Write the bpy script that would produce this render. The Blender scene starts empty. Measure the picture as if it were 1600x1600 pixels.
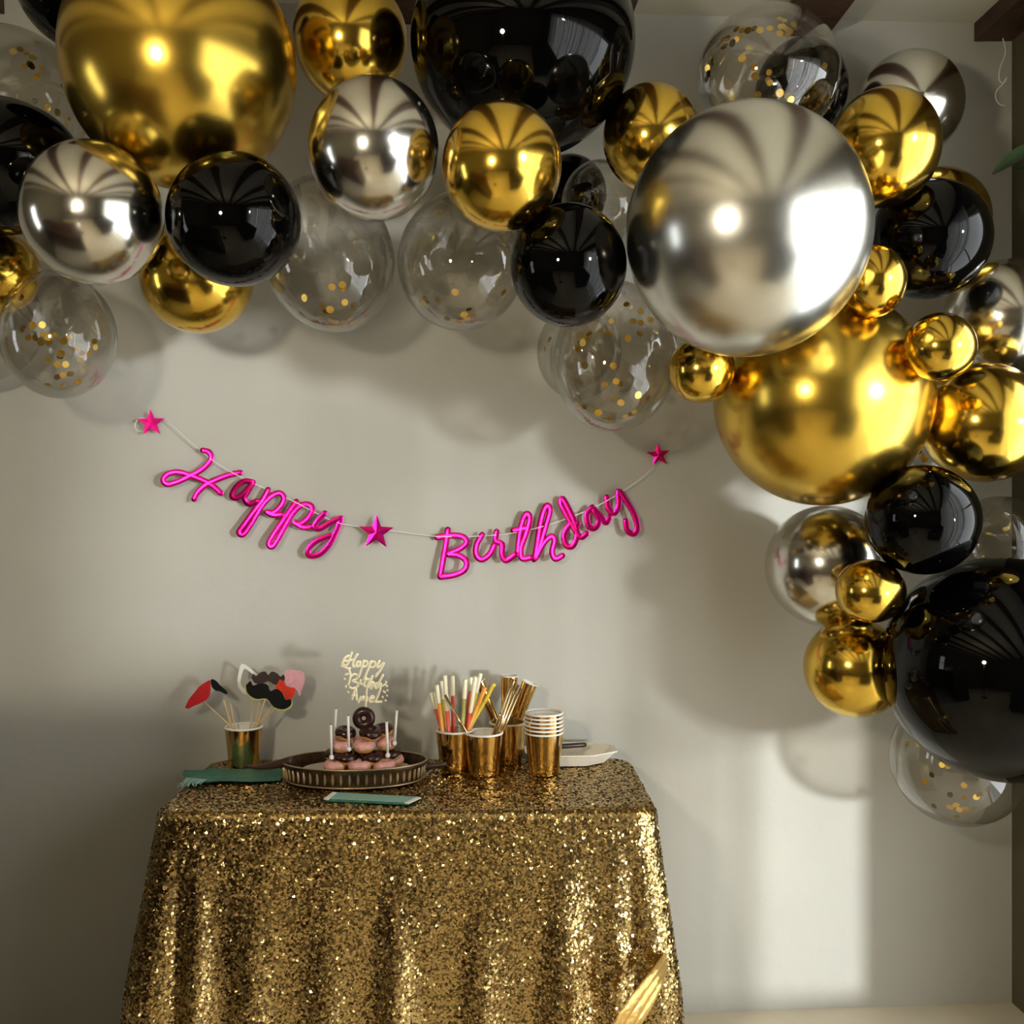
import bpy, math, random
import numpy as np
from mathutils import Vector, Matrix
random.seed(7); rng = np.random.default_rng(7)
S = bpy.context.scene
C = S.collection
PI = math.pi

# ------------------------------------------------------------------ camera
F, D, YAW, CH = 1600.0, 2.667, math.radians(3.5), 1.32
cd = bpy.data.cameras.new('camera'); cam = bpy.data.objects.new('camera', cd); C.objects.link(cam)
cd.sensor_width = 36; cd.lens = 36; cd.clip_start = .02
cam.location = (0, -D, CH); cam.rotation_euler = (PI/2, 0, -YAW)
S.camera = cam

# ------------------------------------------------------------------ world, daylight, exposure
W = bpy.data.worlds.new('sky'); S.world = W; W.use_nodes = True
bg = W.node_tree.nodes['Background']; bg.inputs[0].default_value = (.80, .88, 1, 1); bg.inputs[1].default_value = 1.0
sd = bpy.data.lights.new('sun', 'SUN'); sun = bpy.data.objects.new('sun', sd); C.objects.link(sun)
sd.energy = 4.7; sd.angle = math.radians(4.5); sd.color = (.97, .98, 1)
SUN_DIR = Vector((-1, 1.38, -.03)).normalized()
sun.rotation_euler = SUN_DIR.to_track_quat('-Z', 'Y').to_euler()
sun.location = (5, -4, 3)
def area(name, loc, rot, sx, sy, power, col):
    l = bpy.data.lights.new(name, 'AREA'); l.shape = 'RECTANGLE'; l.size = sx; l.size_y = sy; l.energy = power; l.color = col
    o = bpy.data.objects.new(name, l); C.objects.link(o); o.location = loc; o.rotation_euler = rot; return o
# daylight entering the big window in the right wall and the narrow one in the left wall
area('window_daylight', (1.80, -2.08, 1.28), (PI/2, 0, PI/2), 2.9, 2.2, 96, (.98, .98, .98))
area('side_window_daylight', (-2.78, -1.05, 1.55), (PI/2, 0, -PI/2), .36, .86, 3, (.95, .98, 1))
vs = S.view_settings
vs.view_transform = 'Standard'; vs.look = 'None'; vs.exposure = 0.0; vs.gamma = 1; vs.use_curve_mapping = False
S.cycles.max_bounces = 6; S.cycles.transparent_max_bounces = 20; S.cycles.glossy_bounces = 5; S.cycles.diffuse_bounces = 3
S.cycles.use_denoising = True; S.cycles.caustics_reflective = True; S.cycles.sample_clamp_indirect = 6

# ------------------------------------------------------------------ placing helpers
def ray(px, py):
    x = (px-800)/F; z = -(py-800)/F
    return Vector((x*math.cos(YAW)+math.sin(YAW), -x*math.sin(YAW)+math.cos(YAW), z)).normalized()
CAM = Vector((0, -D, CH))
FWD = Vector((math.sin(YAW), math.cos(YAW), 0))
def at(px, py, d):                       # the point d metres in front of the back wall
    r = ray(px, py); return CAM + r*((-d-CAM.y)/r.y)
TZ = .69
def tab(px, py, z=TZ):                   # the point on the table top
    r = ray(px, py); return CAM + r*((z-CH)/r.z)
def mpp(p): return (p-CAM).dot(FWD)/F    # metres per pixel there

# ------------------------------------------------------------------ materials
def mat(name, col, rough=.5, metal=0, spec=.5, coat=0, **kw):
    m = bpy.data.materials.new(name); m.use_nodes = True
    b = m.node_tree.nodes['Principled BSDF']
    b.inputs['Base Color'].default_value = (*col, 1); b.inputs['Roughness'].default_value = rough
    b.inputs['Metallic'].default_value = metal; b.inputs['Specular IOR Level'].default_value = spec
    b.inputs['Coat Weight'].default_value = coat
    for k, v in kw.items(): b.inputs[k].default_value = v
    return m
def noisy(m, scale, amt, bump=0, bscale=None, detail=4, col2=None):
    nt = m.node_tree; b = nt.nodes['Principled BSDF']; c = tuple(b.inputs['Base Color'].default_value)
    tc = nt.nodes.new('ShaderNodeTexCoord'); n = nt.nodes.new('ShaderNodeTexNoise')
    n.inputs['Scale'].default_value = scale; n.inputs['Detail'].default_value = detail
    nt.links.new(tc.outputs['Object'], n.inputs['Vector'])
    mx = nt.nodes.new('ShaderNodeMix'); mx.data_type = 'RGBA'
    if col2 is None: col2 = tuple(v*(1-amt) for v in c[:3])
    mx.inputs['A'].default_value = c; mx.inputs['B'].default_value = (*col2, 1)
    rp = nt.nodes.new('ShaderNodeMapRange'); rp.inputs['From Min'].default_value = .35; rp.inputs['From Max'].default_value = .65
    nt.links.new(n.outputs['Fac'], rp.inputs['Value']); nt.links.new(rp.outputs['Result'], mx.inputs['Factor'])
    nt.links.new(mx.outputs['Result'], b.inputs['Base Color'])
    if bump:
        n2 = nt.nodes.new('ShaderNodeTexNoise'); n2.inputs['Scale'].default_value = bscale or scale*4; n2.inputs['Detail'].default_value = 3
        nt.links.new(tc.outputs['Object'], n2.inputs['Vector'])
        bp = nt.nodes.new('ShaderNodeBump'); bp.inputs['Strength'].default_value = bump; bp.inputs['Distance'].default_value = .01
        nt.links.new(n2.outputs['Fac'], bp.inputs['Height']); nt.links.new(bp.outputs['Normal'], b.inputs['Normal'])
    return m
def film(name, tint, refl, edge, power=4, rough=.02):        # thin clear film: see-through, glossy towards the rim
    m = bpy.data.materials.new(name); m.use_nodes = True; nt = m.node_tree
    nt.nodes.remove(nt.nodes['Principled BSDF']); out = nt.nodes['Material Output']
    tr = nt.nodes.new('ShaderNodeBsdfTransparent'); gl = nt.nodes.new('ShaderNodeBsdfGlossy'); gl.inputs['Roughness'].default_value = rough
    gl.inputs['Color'].default_value = (.95, .95, .95, 1)
    lw = nt.nodes.new('ShaderNodeLayerWeight'); lw.inputs['Blend'].default_value = .5
    pw = nt.nodes.new('ShaderNodeMath'); pw.operation = 'POWER'; pw.inputs[1].default_value = power
    nt.links.new(lw.outputs['Facing'], pw.inputs[0])
    ma = nt.nodes.new('ShaderNodeMath'); ma.operation = 'MULTIPLY_ADD'; ma.inputs[1].default_value = edge; ma.inputs[2].default_value = refl
    nt.links.new(pw.outputs[0], ma.inputs[0])
    mc = nt.nodes.new('ShaderNodeMix'); mc.data_type = 'RGBA'; mc.inputs['A'].default_value = (*tint, 1); mc.inputs['B'].default_value = (*[v*.6 for v in tint], 1)
    nt.links.new(pw.outputs[0], mc.inputs['Factor']); nt.links.new(mc.outputs['Result'], tr.inputs['Color'])
    mx = nt.nodes.new('ShaderNodeMixShader'); nt.links.new(ma.outputs[0], mx.inputs[0])
    nt.links.new(tr.outputs[0], mx.inputs[1]); nt.links.new(gl.outputs[0], mx.inputs[2]); nt.links.new(mx.outputs[0], out.inputs[0])
    return m
def sheer(name, col, clear):
    m = bpy.data.materials.new(name); m.use_nodes = True; nt = m.node_tree
    nt.nodes.remove(nt.nodes['Principled BSDF']); out = nt.nodes['Material Output']
    tr = nt.nodes.new('ShaderNodeBsdfTransparent'); tl = nt.nodes.new('ShaderNodeBsdfTranslucent'); df = nt.nodes.new('ShaderNodeBsdfDiffuse')
    tl.inputs[0].default_value = (*col, 1); df.inputs[0].default_value = (*col, 1)
    a = nt.nodes.new('ShaderNodeMixShader'); a.inputs[0].default_value = .5; b = nt.nodes.new('ShaderNodeMixShader'); b.inputs[0].default_value = 1-clear
    nt.links.new(tl.outputs[0], a.inputs[1]); nt.links.new(df.outputs[0], a.inputs[2])
    nt.links.new(tr.outputs[0], b.inputs[1]); nt.links.new(a.outputs[0], b.inputs[2]); nt.links.new(b.outputs[0], out.inputs[0])
    return m
M = {
 'wall': noisy(mat('wall_plaster', (.50, .49, .435), .75, spec=.25), 1.7, .10, .12, 26),
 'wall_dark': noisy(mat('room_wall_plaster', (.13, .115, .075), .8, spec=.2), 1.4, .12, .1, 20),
 'ceiling': noisy(mat('ceiling_plaster', (.68, .65, .53), .8, spec=.2), 2, .10, .15, 18),
 'floor': noisy(mat('floor_tile', (.80, .72, .56), .35), 6, .12),
 'beam': noisy(mat('beam_wood', (.075, .030, .014), .55), 14, .45, .4, 40),
 'gold': mat('gold_chrome_latex', (.75, .49, .075), .15, 1),
 'gold_big': mat('gold_chrome_latex_soft', (.70, .465, .075), .23, 1),
 'silver': mat('silver_chrome_latex', (.66, .635, .57), .16, 1),
 'silver_big': mat('silver_chrome_latex_soft', (.70, .69, .63), .24, 1),
 'black': mat('black_latex', (.0008, .0008, .0009), .035, 0, .22),
 'clear': film('clear_latex', (.87, .855, .82), .075, .75, 2.6),
 'confetti': mat('gold_confetti_foil', (.86, .58, .12), .22, 1),
 'glass': film('window_glass', (.96, .97, .97), .04, .7, 5),
 'sheer': sheer('sheer_curtain', (.86, .85, .80), .52),
 'white_paint': mat('white_paint', (.70, .69, .64), .5),
 'foil': mat('crimson_foil', (.82, .012, .27), .24, 1),
 'string': mat('white_string', (.80, .79, .74), .7),
 'cloth_base': mat('tablecloth_mesh', (.20, .13, .045), .55, .4),
 'sequin': mat('gold_sequin', (.58, .41, .165), .18, 1),
 'satin': noisy(mat('gold_satin', (.80, .52, .16), .30, .75), 40, .15, .25, 60),
 'cup': mat('gold_foil_card', (.74, .50, .20), .12, 1),
 'paper': mat('white_paper', (.82, .80, .74), .6),
 'bronze': noisy(mat('dark_bronze', (.105, .07, .04), .38, .8), 60, .5),
 'bronze_pale': mat('worn_bronze_relief', (.50, .40, .26), .35, .85),
 'plate': mat('beige_ceramic', (.50, .44, .34), .35),
 'white_plate': mat('cream_card_plate', (.84, .80, .68), .45),
 'pink': noisy(mat('pink_icing', (.84, .43, .38), .3), 90, .25),
 'dough': noisy(mat('doughnut_dough', (.62, .30, .085), .65), 40, .3, .3, 120),
 'choc': mat('chocolate_icing', (.030, .007, .004), .26),
 'wax': mat('white_wax', (.86, .84, .80), .4),
 'wick': mat('dark_wick', (.02, .02, .02), .9),
 'topper': mat('pale_gold_mirror_card', (.92, .84, .58), .3, .25),
 'coral': mat('coral_plastic', (.85, .13, .08), .3), 'yellow': mat('yellow_plastic', (.85, .62, .06), .3),
 'amber': mat('amber_plastic', (.85, .36, .06), .3), 'olive': mat('olive_plastic', (.36, .38, .10), .3),
 'cream': mat('cream_plastic', (.88, .84, .62), .35),
 'gold_straw': mat('gold_straw_foil', (.78, .60, .34), .16, 1),
 'red': noisy(mat('red_glitter_card', (.66, .010, .016), .45), 500, .6), 'red_bright': noisy(mat('scarlet_glitter_card', (.86, .045, .015), .4), 500, .5),
 'black_card': mat('black_card', (.004, .004, .004), .6, spec=.2), 'brown_card': noisy(mat('brown_glitter_card', (.035, .018, .010), .6), 400, .5),
 'pink_card': noisy(mat('pink_glitter_card', (.85, .42, .47), .5), 420, .35), 'lime': mat('lime_card', (.52, .58, .16), .5),
 'stick': mat('pale_wood_stick', (.66, .48, .24), .6),
 'teal': noisy(mat('teal_paper', (.045, .19, .135), .55), 60, .35), 'teal_pale': mat('pale_teal_paper', (.26, .44, .38), .5),
 'dark_wood': mat('dark_wood_handle', (.04, .016, .010), .3),
 'leaf': noisy(mat('green_leaf', (.020, .046, .012), .35), 30, .4),
 'added_sofa': noisy(mat('added_sofa_fabric', (.05, .042, .032), .9), 60, .3, .3, 300),
 'steel': mat('brushed_steel', (.5, .5, .5), .3, 1),
}
def lamp_mat():
    m = bpy.data.materials.new('lamp_globe_glow'); m.use_nodes = True; nt = m.node_tree
    nt.nodes.remove(nt.nodes['Principled BSDF']); e = nt.nodes.new('ShaderNodeEmission')
    e.inputs[0].default_value = (1, .88, .68, 1); e.inputs[1].default_value = 265
    nt.links.new(e.outputs[0], nt.nodes['Material Output'].inputs[0]); return m
M['globe'] = lamp_mat()

# ------------------------------------------------------------------ mesh helpers
def mesh(name, v, f, m, parent=None, smooth=True, mats=None):
    me = bpy.data.meshes.new(name); me.from_pydata([tuple(p) for p in v], [], f)
    me.materials.append(M[m] if isinstance(m, str) else m)
    if smooth: me.polygons.foreach_set('use_smooth', [True]*len(me.polygons))
    me.update()
    o = bpy.data.objects.new(name, me); C.objects.link(o)
    if parent: o.parent = parent
    return o
def tag(o, label, cat, group=None, kind=None):
    o['label'] = label; o['category'] = cat
    if group: o['group'] = group
    if kind: o['kind'] = kind
    return o
def thing(name, loc, label, cat, group=None):
    o = bpy.data.objects.new(name, None); C.objects.link(o); o.location = loc; o.empty_display_size = .05
    return tag(o, label, cat, group)
def struct(o, label=None):
    o['kind'] = 'structure'
    if label: o['label'] = label
    return o
class MB:
    def __init__(s): s.v = []; s.f = []
    def add(s, v, f):
        n = len(s.v); s.v += [Vector(p) for p in v]; s.f += [tuple(i+n for i in q) for q in f]; return s
    def box(s, a, b, T=None, bev=0):
        (x0, y0, z0), (x1, y1, z1) = a, b
        v = [Vector(p) for p in ((x0,y0,z0),(x1,y0,z0),(x1,y1,z0),(x0,y1,z0),(x0,y0,z1),(x1,y0,z1),(x1,y1,z1),(x0,y1,z1))]
        if T: v = [T @ p for p in v]
        return s.add(v, [(0,3,2,1),(4,5,6,7),(0,1,5,4),(1,2,6,5),(2,3,7,6),(3,0,4,7)])
    def lathe(s, prof, n=32, T=None, sx=1, sy=1, closed=False):
        v = []; k = len(prof)
        for r, z in prof:
            for i in range(n):
                a = 2*PI*i/n; v.append(Vector((r*math.cos(a)*sx, r*math.sin(a)*sy, z)))
        if T: v = [T @ p for p in v]
        f = [(j*n+i, j*n+(i+1) % n, (j+1)*n+(i+1) % n, (j+1)*n+i) for j in range(k-1) for i in range(n)]
        if closed: f += [((k-1)*n+i, (k-1)*n+(i+1) % n, (i+1) % n, i) for i in range(n)]
        return s.add(v, f)
    def tube(s, pts, r, n=8, cap=True):
        pts = [Vector(p) for p in pts]; v = []; k = len(pts)
        rs = r if hasattr(r, '__len__') else [r]*k
        up = None
        for i, p in enumerate(pts):
            t = (pts[min(i+1, k-1)]-pts[max(i-1, 0)]).normalized()
            if up is None: up = t.orthogonal().normalized()
            up = (up-t*up.dot(t)).normalized(); w = t.cross(up)
            for j in range(n):
                a = 2*PI*j/n; v.append(p+(up*math.cos(a)+w*math.sin(a))*rs[i])
        f = [(i*n+j, i*n+(j+1) % n, (i+1)*n+(j+1) % n, (i+1)*n+j) for i in range(k-1) for j in range(n)]
        if cap: f += [tuple(range(n))[::-1], tuple((k-1)*n+j for j in range(n))]
        return s.add(v, f)
    def prism(s, poly, depth, T):            # polygon in local XZ, extruded along local Y
        n = len(poly); v = [Vector((x, -depth/2, z)) for x, z in poly]+[Vector((x, depth/2, z)) for x, z in poly]
        v = [T @ p for p in v]
        return s.add(v, [tuple(range(n)), tuple(range(2*n-1, n-1, -1))]+[(i, i+n, (i+1) % n+n, (i+1) % n) for i in range(n)])
    def build(s, name, m, parent=None, smooth=False, rel=True):
        v = s.v
        if parent and rel:
            iv = parent_world(parent); v = [p-iv for p in v]
        return mesh(name, v, s.f, m, parent, smooth)
def parent_world(p):
    w = Vector((0, 0, 0))
    while p: w = w+Vector(p.location); p = p.parent
    return w
def shade_angle(o, deg=40):
    me = o.data; me.polygons.foreach_set('use_smooth', [True]*len(me.polygons))
    try: me.set_sharp_from_angle(angle=math.radians(deg))
    except Exception: pass
    return o
def catmull(p, k=6):
    p = [Vector(q) for q in p]; P = [p[0]*2-p[1]]+p+[p[-1]*2-p[-2]]; o = []
    for i in range(1, len(P)-2):
        a, b, c, d = P[i-1:i+3]
        for j in range(k):
            t = j/k; o.append(.5*((2*b)+(c-a)*t+(2*a-5*b+4*c-d)*t*t+(3*b-a-3*c+d)*t**3))
    return o+[P[-2]]

# ------------------------------------------------------------------ the room
XR, XL, YB, ZC = 1.51, -2.6, -4.7, 2.63
mesh('wall_back', *[[(XL, 0, 0), (XR, 0, 0), (XR, .2, 0), (XL, .2, 0), (XL, 0, ZC), (XR, 0, ZC), (XR, .2, ZC), (XL, .2, ZC)],
     [(0,1,5,4),(1,2,6,5),(2,3,7,6),(3,0,4,7),(0,3,2,1),(4,5,6,7)]], 'wall', None, False)
struct(bpy.data.objects['wall_back'], 'grey beige plaster wall behind the party table')
def wall_with_hole(name, x0, x1, ya, yb, hy0, hy1, hz0, hz1):
    b = MB()
    b.box((x0, ya, 0), (x1, hy0, ZC)); b.box((x0, hy1, 0), (x1, yb, ZC)); 
    if hz0 > .01: b.box((x0, hy0, 0), (x1, hy1, hz0))
    b.box((x0, hy0, hz1), (x1, hy1, ZC))
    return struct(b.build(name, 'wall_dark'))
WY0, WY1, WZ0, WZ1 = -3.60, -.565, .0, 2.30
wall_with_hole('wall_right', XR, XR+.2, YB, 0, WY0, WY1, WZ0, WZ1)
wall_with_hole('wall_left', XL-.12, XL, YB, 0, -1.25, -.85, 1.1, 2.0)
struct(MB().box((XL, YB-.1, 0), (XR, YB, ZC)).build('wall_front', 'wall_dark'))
struct(MB().box((XL-.1, YB-.1, -.06), (XR+.2, .2, 0)).build('floor', 'floor'), 'pale cream floor along the back wall')
ceil = struct(MB().box((XL-.1, YB-.1, ZC), (XR+.2, .2, ZC+.06)).build('ceiling', 'ceiling'), 'cream ceiling between dark beams')
bz = at(1290, 58, 0).z
xr3, xr2 = at(1592, 70, 0).x, at(1290, 58, 0).x
stepx = xr3-xr2
for k in range(-6, 2):
    xr = xr2+k*stepx; xl = max(xr-.125, XL+.01); xr = min(xr, XR-.002)
    if xr < XL+.03: continue
    b = MB(); n = 14; prof = []
    for i in range(n+1):                   # hewn timber, edges a little uneven
        y = YB+.002+(-.002-YB-.002)*i/n; j = lambda: rng.uniform(-.004, .004)
        prof += [(xl+j(), y, bz+j()), (xr+(j() if xr < XR-.01 else 0), y, bz+j()), (xr, y, ZC), (xl, y, ZC)]
    f = [(a*4+c, a*4+(c+1) % 4, a*4+4+(c+1) % 4, a*4+4+c) for a in range(n) for c in range(4)]+[(0, 3, 2, 1), (n*4, n*4+1, n*4+2, n*4+3)]
    b.add(prof, f).build('ceiling_beam', 'beam', ceil)
# window_1: the glazed double door in the right wall; window_2: a narrow one to the left
def window(name, x, y0, y1, z0, z1, cols, rows):
    b = MB(); t = .05
    b.box((x, y0, z0), (x+.05, y0+t, z1)).box((x, y1-t, z0), (x+.05, y1, z1)).box((x, y0+t, z0), (x+.05, y1-t, z0+t)).box((x, y0+t, z1-t), (x+.05, y1-t, z1))
    w = struct(b.build(name, 'white_paint'))
    for i in range(1, cols):
        yy = y0+(y1-y0)*i/cols; MB().box((x+.005, yy-.02, z0+t), (x+.045, yy+.02, z1-t)).build('mullion', 'white_paint', w)
    for i in range(1, rows):
        zz = z0+(z1-z0)*i/rows; MB().box((x+.01, y0+t, zz-.012), (x+.04, y1-t, zz+.012)).build('glazing_bar', 'white_paint', w)
    MB().box((x+.022, y0+t, z0+t), (x+.026, y1-t, z1-t)).build('glass_pane', 'glass', w)
    return w
window('window_1', XR+.13, WY0, WY1, WZ0, WZ1, 3, 3)
window('window_2', XL-.11, -1.25, -.85, 1.1, 2.0, 1, 2)
def curtain(y0, y1, nf, amp, label, seed):
    r = random.Random(seed); n = nf*16; rows = 8; v = []; z0, z1 = .04, 2.38
    ph = [r.uniform(-.6, .6) for _ in range(nf+2)]
    for j in range(rows+1):
        t = j/rows
        for i in range(n+1):
            u = i/n; a = u*nf*2*PI+ph[int(u*nf)]*math.sin(u*nf*PI)**2
            v.append((XR-.075+amp*math.sin(a)*(1-.35*t)+.006*math.sin(a*2.3+t), y0+(y1-y0)*u+.03*math.sin(a*2)*(y1-y0)/nf*6, z0+(z1-z0)*t))
    f = [(j*(n+1)+i, j*(n+1)+i+1, (j+1)*(n+1)+i+1, (j+1)*(n+1)+i) for j in range(rows) for i in range(n)]
    return tag(mesh('sheer_curtain', v, f, 'sheer'), label, 'curtain', 'sheer curtains at the window')
curtain(-2.24, -.84, 9, .042, 'sheer white curtain nearer the balloon wall, mirrored in the silver balloons', 1)
curtain(-3.64, -2.34, 11, .035, 'sheer white curtain farther from the balloon wall, mirrored in the silver balloons', 2)
rod = thing('curtain_rod', (XR-.075, -1.55, 2.395), 'dark metal curtain rod above the window', 'curtain rod')
MB().tube([(XR-.075, -3.68, 2.395), (XR-.075, -.48, 2.395)], .011, 12).build('rod', 'bronze', rod)
for y in (-3.6, -2.0, -.52): MB().box((XR-.08, y-.008, 2.385), (XR, y+.008, 2.405)).build('bracket', 'bronze', rod)
# lamp beside the camera that lights the table from the left
LP = Vector((-.73, -2.54, 1.71))
lm = thing('floor_lamp', (LP.x, LP.y, 0), 'slim floor lamp with a glowing globe, mirrored in the balloons', 'lamp')
MB().lathe([(0, 0), (.13, 0), (.13, .018), (.02, .03), (0, .03)], 32, Matrix.Translation((LP.x, LP.y, 0))).build('base', 'bronze', lm, True)
MB().tube([(LP.x, LP.y, .02), (LP.x, LP.y, LP.z-.078)], .011, 12).build('pole', 'bronze', lm, True)
MB().lathe([(.08*math.sin(PI*i/16)+1e-5, -.08*math.cos(PI*i/16)) for i in range(17)], 24, Matrix.Translation(LP)).build('lamp_globe', 'globe', lm, True)

# couch added out of view; its back shades the low left wall from daylight
sf = thing('added_sofa', (1.0, -3.0, 0), 'added dark fabric couch under the window, unseen, shading the low left wall', 'added_sofa')
def soft(a, b, nm, par=sf):
    o = MB().box(a, b).build(nm, 'added_sofa', par); m = o.modifiers.new('bevel', 'BEVEL'); m.width = .035; m.segments = 4; return shade_angle(o, 50)
soft((.55, -3.95, .10), (1.35, -2.02, .30), 'base'); soft((1.15, -3.95, .30), (1.35, -2.02, .97), 'backrest')
for i in range(2): soft((.55, -3.77+i*.79, .30), (1.15, -2.99+i*.79, .45), 'seat_cushion')
soft((.57, -3.95, .30), (1.15, -3.78, .62), 'armrest'); soft((.57, -2.19, .30), (1.15, -2.02, .62), 'armrest')
for x in (.62, 1.28):
    for y in (-3.88, -2.09): MB().tube([(x, y, 0), (x, y, .10)], .022, 10).build('leg', 'dark_wood', sf)
# cabinet added out of view to keep the lamp off the low left wall
cbn = thing('added_cabinet', (-1.3, -1.5, 0), 'added dark wooden cabinet left of the camera, unseen, blocking lamp light from the low wall', 'cabinet')
MB().box((-2.55, -1.75, .06), (-.70, -1.25, 1.23)).build('body', 'dark_wood', cbn)
MB().box((-2.57, -1.77, 1.23), (-.68, -1.23, 1.26)).build('top', 'dark_wood', cbn)
MB().box((-2.51, -1.72, 0), (-.74, -1.28, .06)).build('plinth', 'dark_wood', cbn)
for i in range(5):
    x0 = -2.53+i*.364
    dr = MB().box((x0, -1.768, .09), (x0+.35, -1.75, 1.20)).build('door', 'dark_wood', cbn)
    MB().lathe([(.001, 0), (.012, 0), (.014, .008), (.009, .018), (.001, .02)], 12, Matrix.Translation((x0+.32, -1.768, .65)) @ Matrix.Rotation(PI/2, 4, 'X')).build('knob', 'bronze', dr, True)

# ------------------------------------------------------------------ balloons
def frame(axis):
    z = axis.normalized(); side = Vector((math.cos(YAW), -math.sin(YAW), 0))
    x = (side-z*side.dot(z)).normalized(); y = z.cross(x); return x, y, z
KNOT = [(.016, -.02), (.03, -.005), (.034, .012), (.022, .026), (.026, .04), (.05, .06), (.058, .066), (.05, .068), (.018, .045), (.001, .04)]
BAL = {}
def balloon(key, px, py, rx, ry, d, kind, label, axis=None, name=None, confetti=(), co=(0, 0), cs=1, group=None):
    P = at(px, py, d); k = mpp(P); rx *= k; ry *= k
    back = axis is None
    ax = Vector((rng.uniform(-.35, .35), 1, rng.uniform(-.1, .5))).normalized() if back else Vector(axis).normalized()
    X, Y, Z = frame(ax)
    sx, sy, sz = (rx, ry, (rx+ry)/2*1.02) if back else (rx, rx, ry)
    nm = {'gold': 'gold_balloon', 'gold_big': 'giant_gold_balloon', 'silver': 'silver_balloon', 'silver_big': 'giant_silver_balloon', 'black': 'black_balloon', 'clear': 'clear_balloon'}[kind]
    if name: nm = name
    o = thing(nm, P, label, 'balloon', group)
    big = max(rx, ry) > .2
    nseg, nr = (96, 56) if big else (64, 40)
    prof = []
    for i in range(nr+1):
        a = PI*i/nr
        r = math.sin(a); z = -math.cos(a)
        if z > 0: r *= 1-.10*z**3; z = z*(1+.10*z**4)
        if i == nr: r = .02
        if i == 0: r = .002
        prof.append((r, z))
    def T(p): return X*(p[0]*sx)+Y*(p[1]*sy)+Z*(p[2]*sz)
    b = MB().lathe(prof, nseg)
    mesh('skin', [T(p) for p in b.v], b.f, kind, o)
    ks = (rx+ry)/2; kk = min(1.25, .13/ks)
    b = MB().lathe([(r*kk, z*kk+1.10) for r, z in KNOT], 16)
    mesh('knot', [T(p) for p in b.v], b.f, kind, o)
    BAL[key] = (o, P, T, X, Y, Z, sx, sy, sz)
    # confetti discs lying on the inside of the skin, near side or far side
    global CONF
    for q, (cx, cy) in enumerate(confetti):
        qx, qy = co[0]+cx/cs, co[1]+cy/cs
        rr = ray(qx, qy); O = CAM-P
        lo = Vector((O.dot(X)/sx, O.dot(Y)/sy, O.dot(Z)/sz)); ld = Vector((rr.dot(X)/sx, rr.dot(Y)/sy, rr.dot(Z)/sz))
        A = ld.dot(ld); B_ = lo.dot(ld); Cc = lo.dot(lo)-.985**2; disc = B_*B_-A*Cc
        if disc < 0: continue
        t = (-B_-math.sqrt(disc))/A if (q*7+3) % 10 < 6 else (-B_+math.sqrt(disc))/A
        l = lo+ld*t
        if l.z > .9: continue
        n = (X*(l.x/sx)+Y*(l.y/sy)+Z*(l.z/sz)).normalized()
        n = (n+Vector(rng.normal(0, .16, 3))).normalized()
        c = bpy.data.objects.new('confetti_disc', CONF); C.objects.link(c); c.parent = o
        c.location = T(l)-n*.001; c.rotation_euler = n.to_track_quat('Z', 'Y').to_euler()
        s = rng.uniform(.85, 1.1); c.scale = (s, s, 1)
    return o
_b = MB().lathe([(1e-4, .0002), (.0080, .0002), (.0080, -.0002), (1e-4, -.0002)], 10)
CONF = bpy.data.meshes.new('confetti_disc'); CONF.from_pydata([tuple(p) for p in _b.v], [], _b.f); CONF.materials.append(M['confetti'])

G = 'balloons of the arch'
balloon('goldA', 282, 102, 178, 188, .622, 'gold_big', 'giant gold balloon at upper left of the arch, above the silver and black pair')
balloon('blackB', 817, 66, 175, 174, .5, 'black', 'giant black balloon at the top of the arch, behind two mid-sized gold balloons', name='giant_black_balloon')
balloon('blackTL', 128, -30, 100, 105, .489, 'black', 'black balloon at the top left edge, half hidden behind the giant gold one')
balloon('clearTL', 15, 160, 115, 113, .24, 'clear', 'clear confetti balloon at top left corner, above the black balloon', confetti=[(65,255),(100,245),(130,260),(165,285),(180,205),(125,330),(160,330),(185,385),(150,320),(245,435),(320,430),(318,367),(295,515),(240,538),(290,562),(345,600),(330,630),(340,615),(375,440),(210,340)], cs=3.2)
balloon('blackL', -2, 260, 130, 103, .5, 'black', 'black balloon cut off by the left edge of the picture')
balloon('silverL', 145, 333, 107, 110, .72, 'silver', 'silver chrome balloon at far left, beside a black balloon of equal size')
balloon('goldLb', -8, 425, 66, 66, .342, 'gold', 'gold balloon at the left edge, mostly behind a clear confetti balloon')
balloon('clearL2', -35, 500, 95, 97, .158, 'clear', 'clear balloon just peeking in at the left edge, low against the wall', confetti=[(10,594),(5,590),(15,596)])
balloon('clearL', 92, 524, 86, 100, .382, 'clear', 'clear confetti balloon hanging below the leftmost silver balloon', axis=(-.1, .25, 1), confetti=[(90,285),(148,345),(155,490),(150,525),(232,722),(300,720),(160,745),(200,810),(250,815),(290,845),(310,785),(345,840),(395,795),(345,805),(455,835),(495,810),(548,893),(435,925),(430,950),(343,978),(408,1003),(470,1003),(410,1095),(450,1080),(505,1073),(585,925),(575,970),(635,915),(685,880),(675,840),(340,1150),(445,1160),(560,1130)], co=(0, 350), cs=4.571)
balloon('blackML', 366, 343, 103, 103, .72, 'black', 'round black balloon between the leftmost silver one and the first clear one')
balloon('goldMLb', 308, 437, 86, 83, .36, 'gold', 'gold balloon peeking out below the round black balloon at left')
balloon('goldTM', 548, 62, 88, 96, .42, 'gold', 'gold balloon at the top edge, above the middle silver balloon')
balloon('silverM', 584, 233, 101, 109, .74, 'silver', 'silver chrome balloon in the middle of the arch, left of a gold one')
balloon('goldM', 784, 260, 93, 100, .8, 'gold', 'gold balloon in the middle of the arch, in front of the giant black one')
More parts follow.
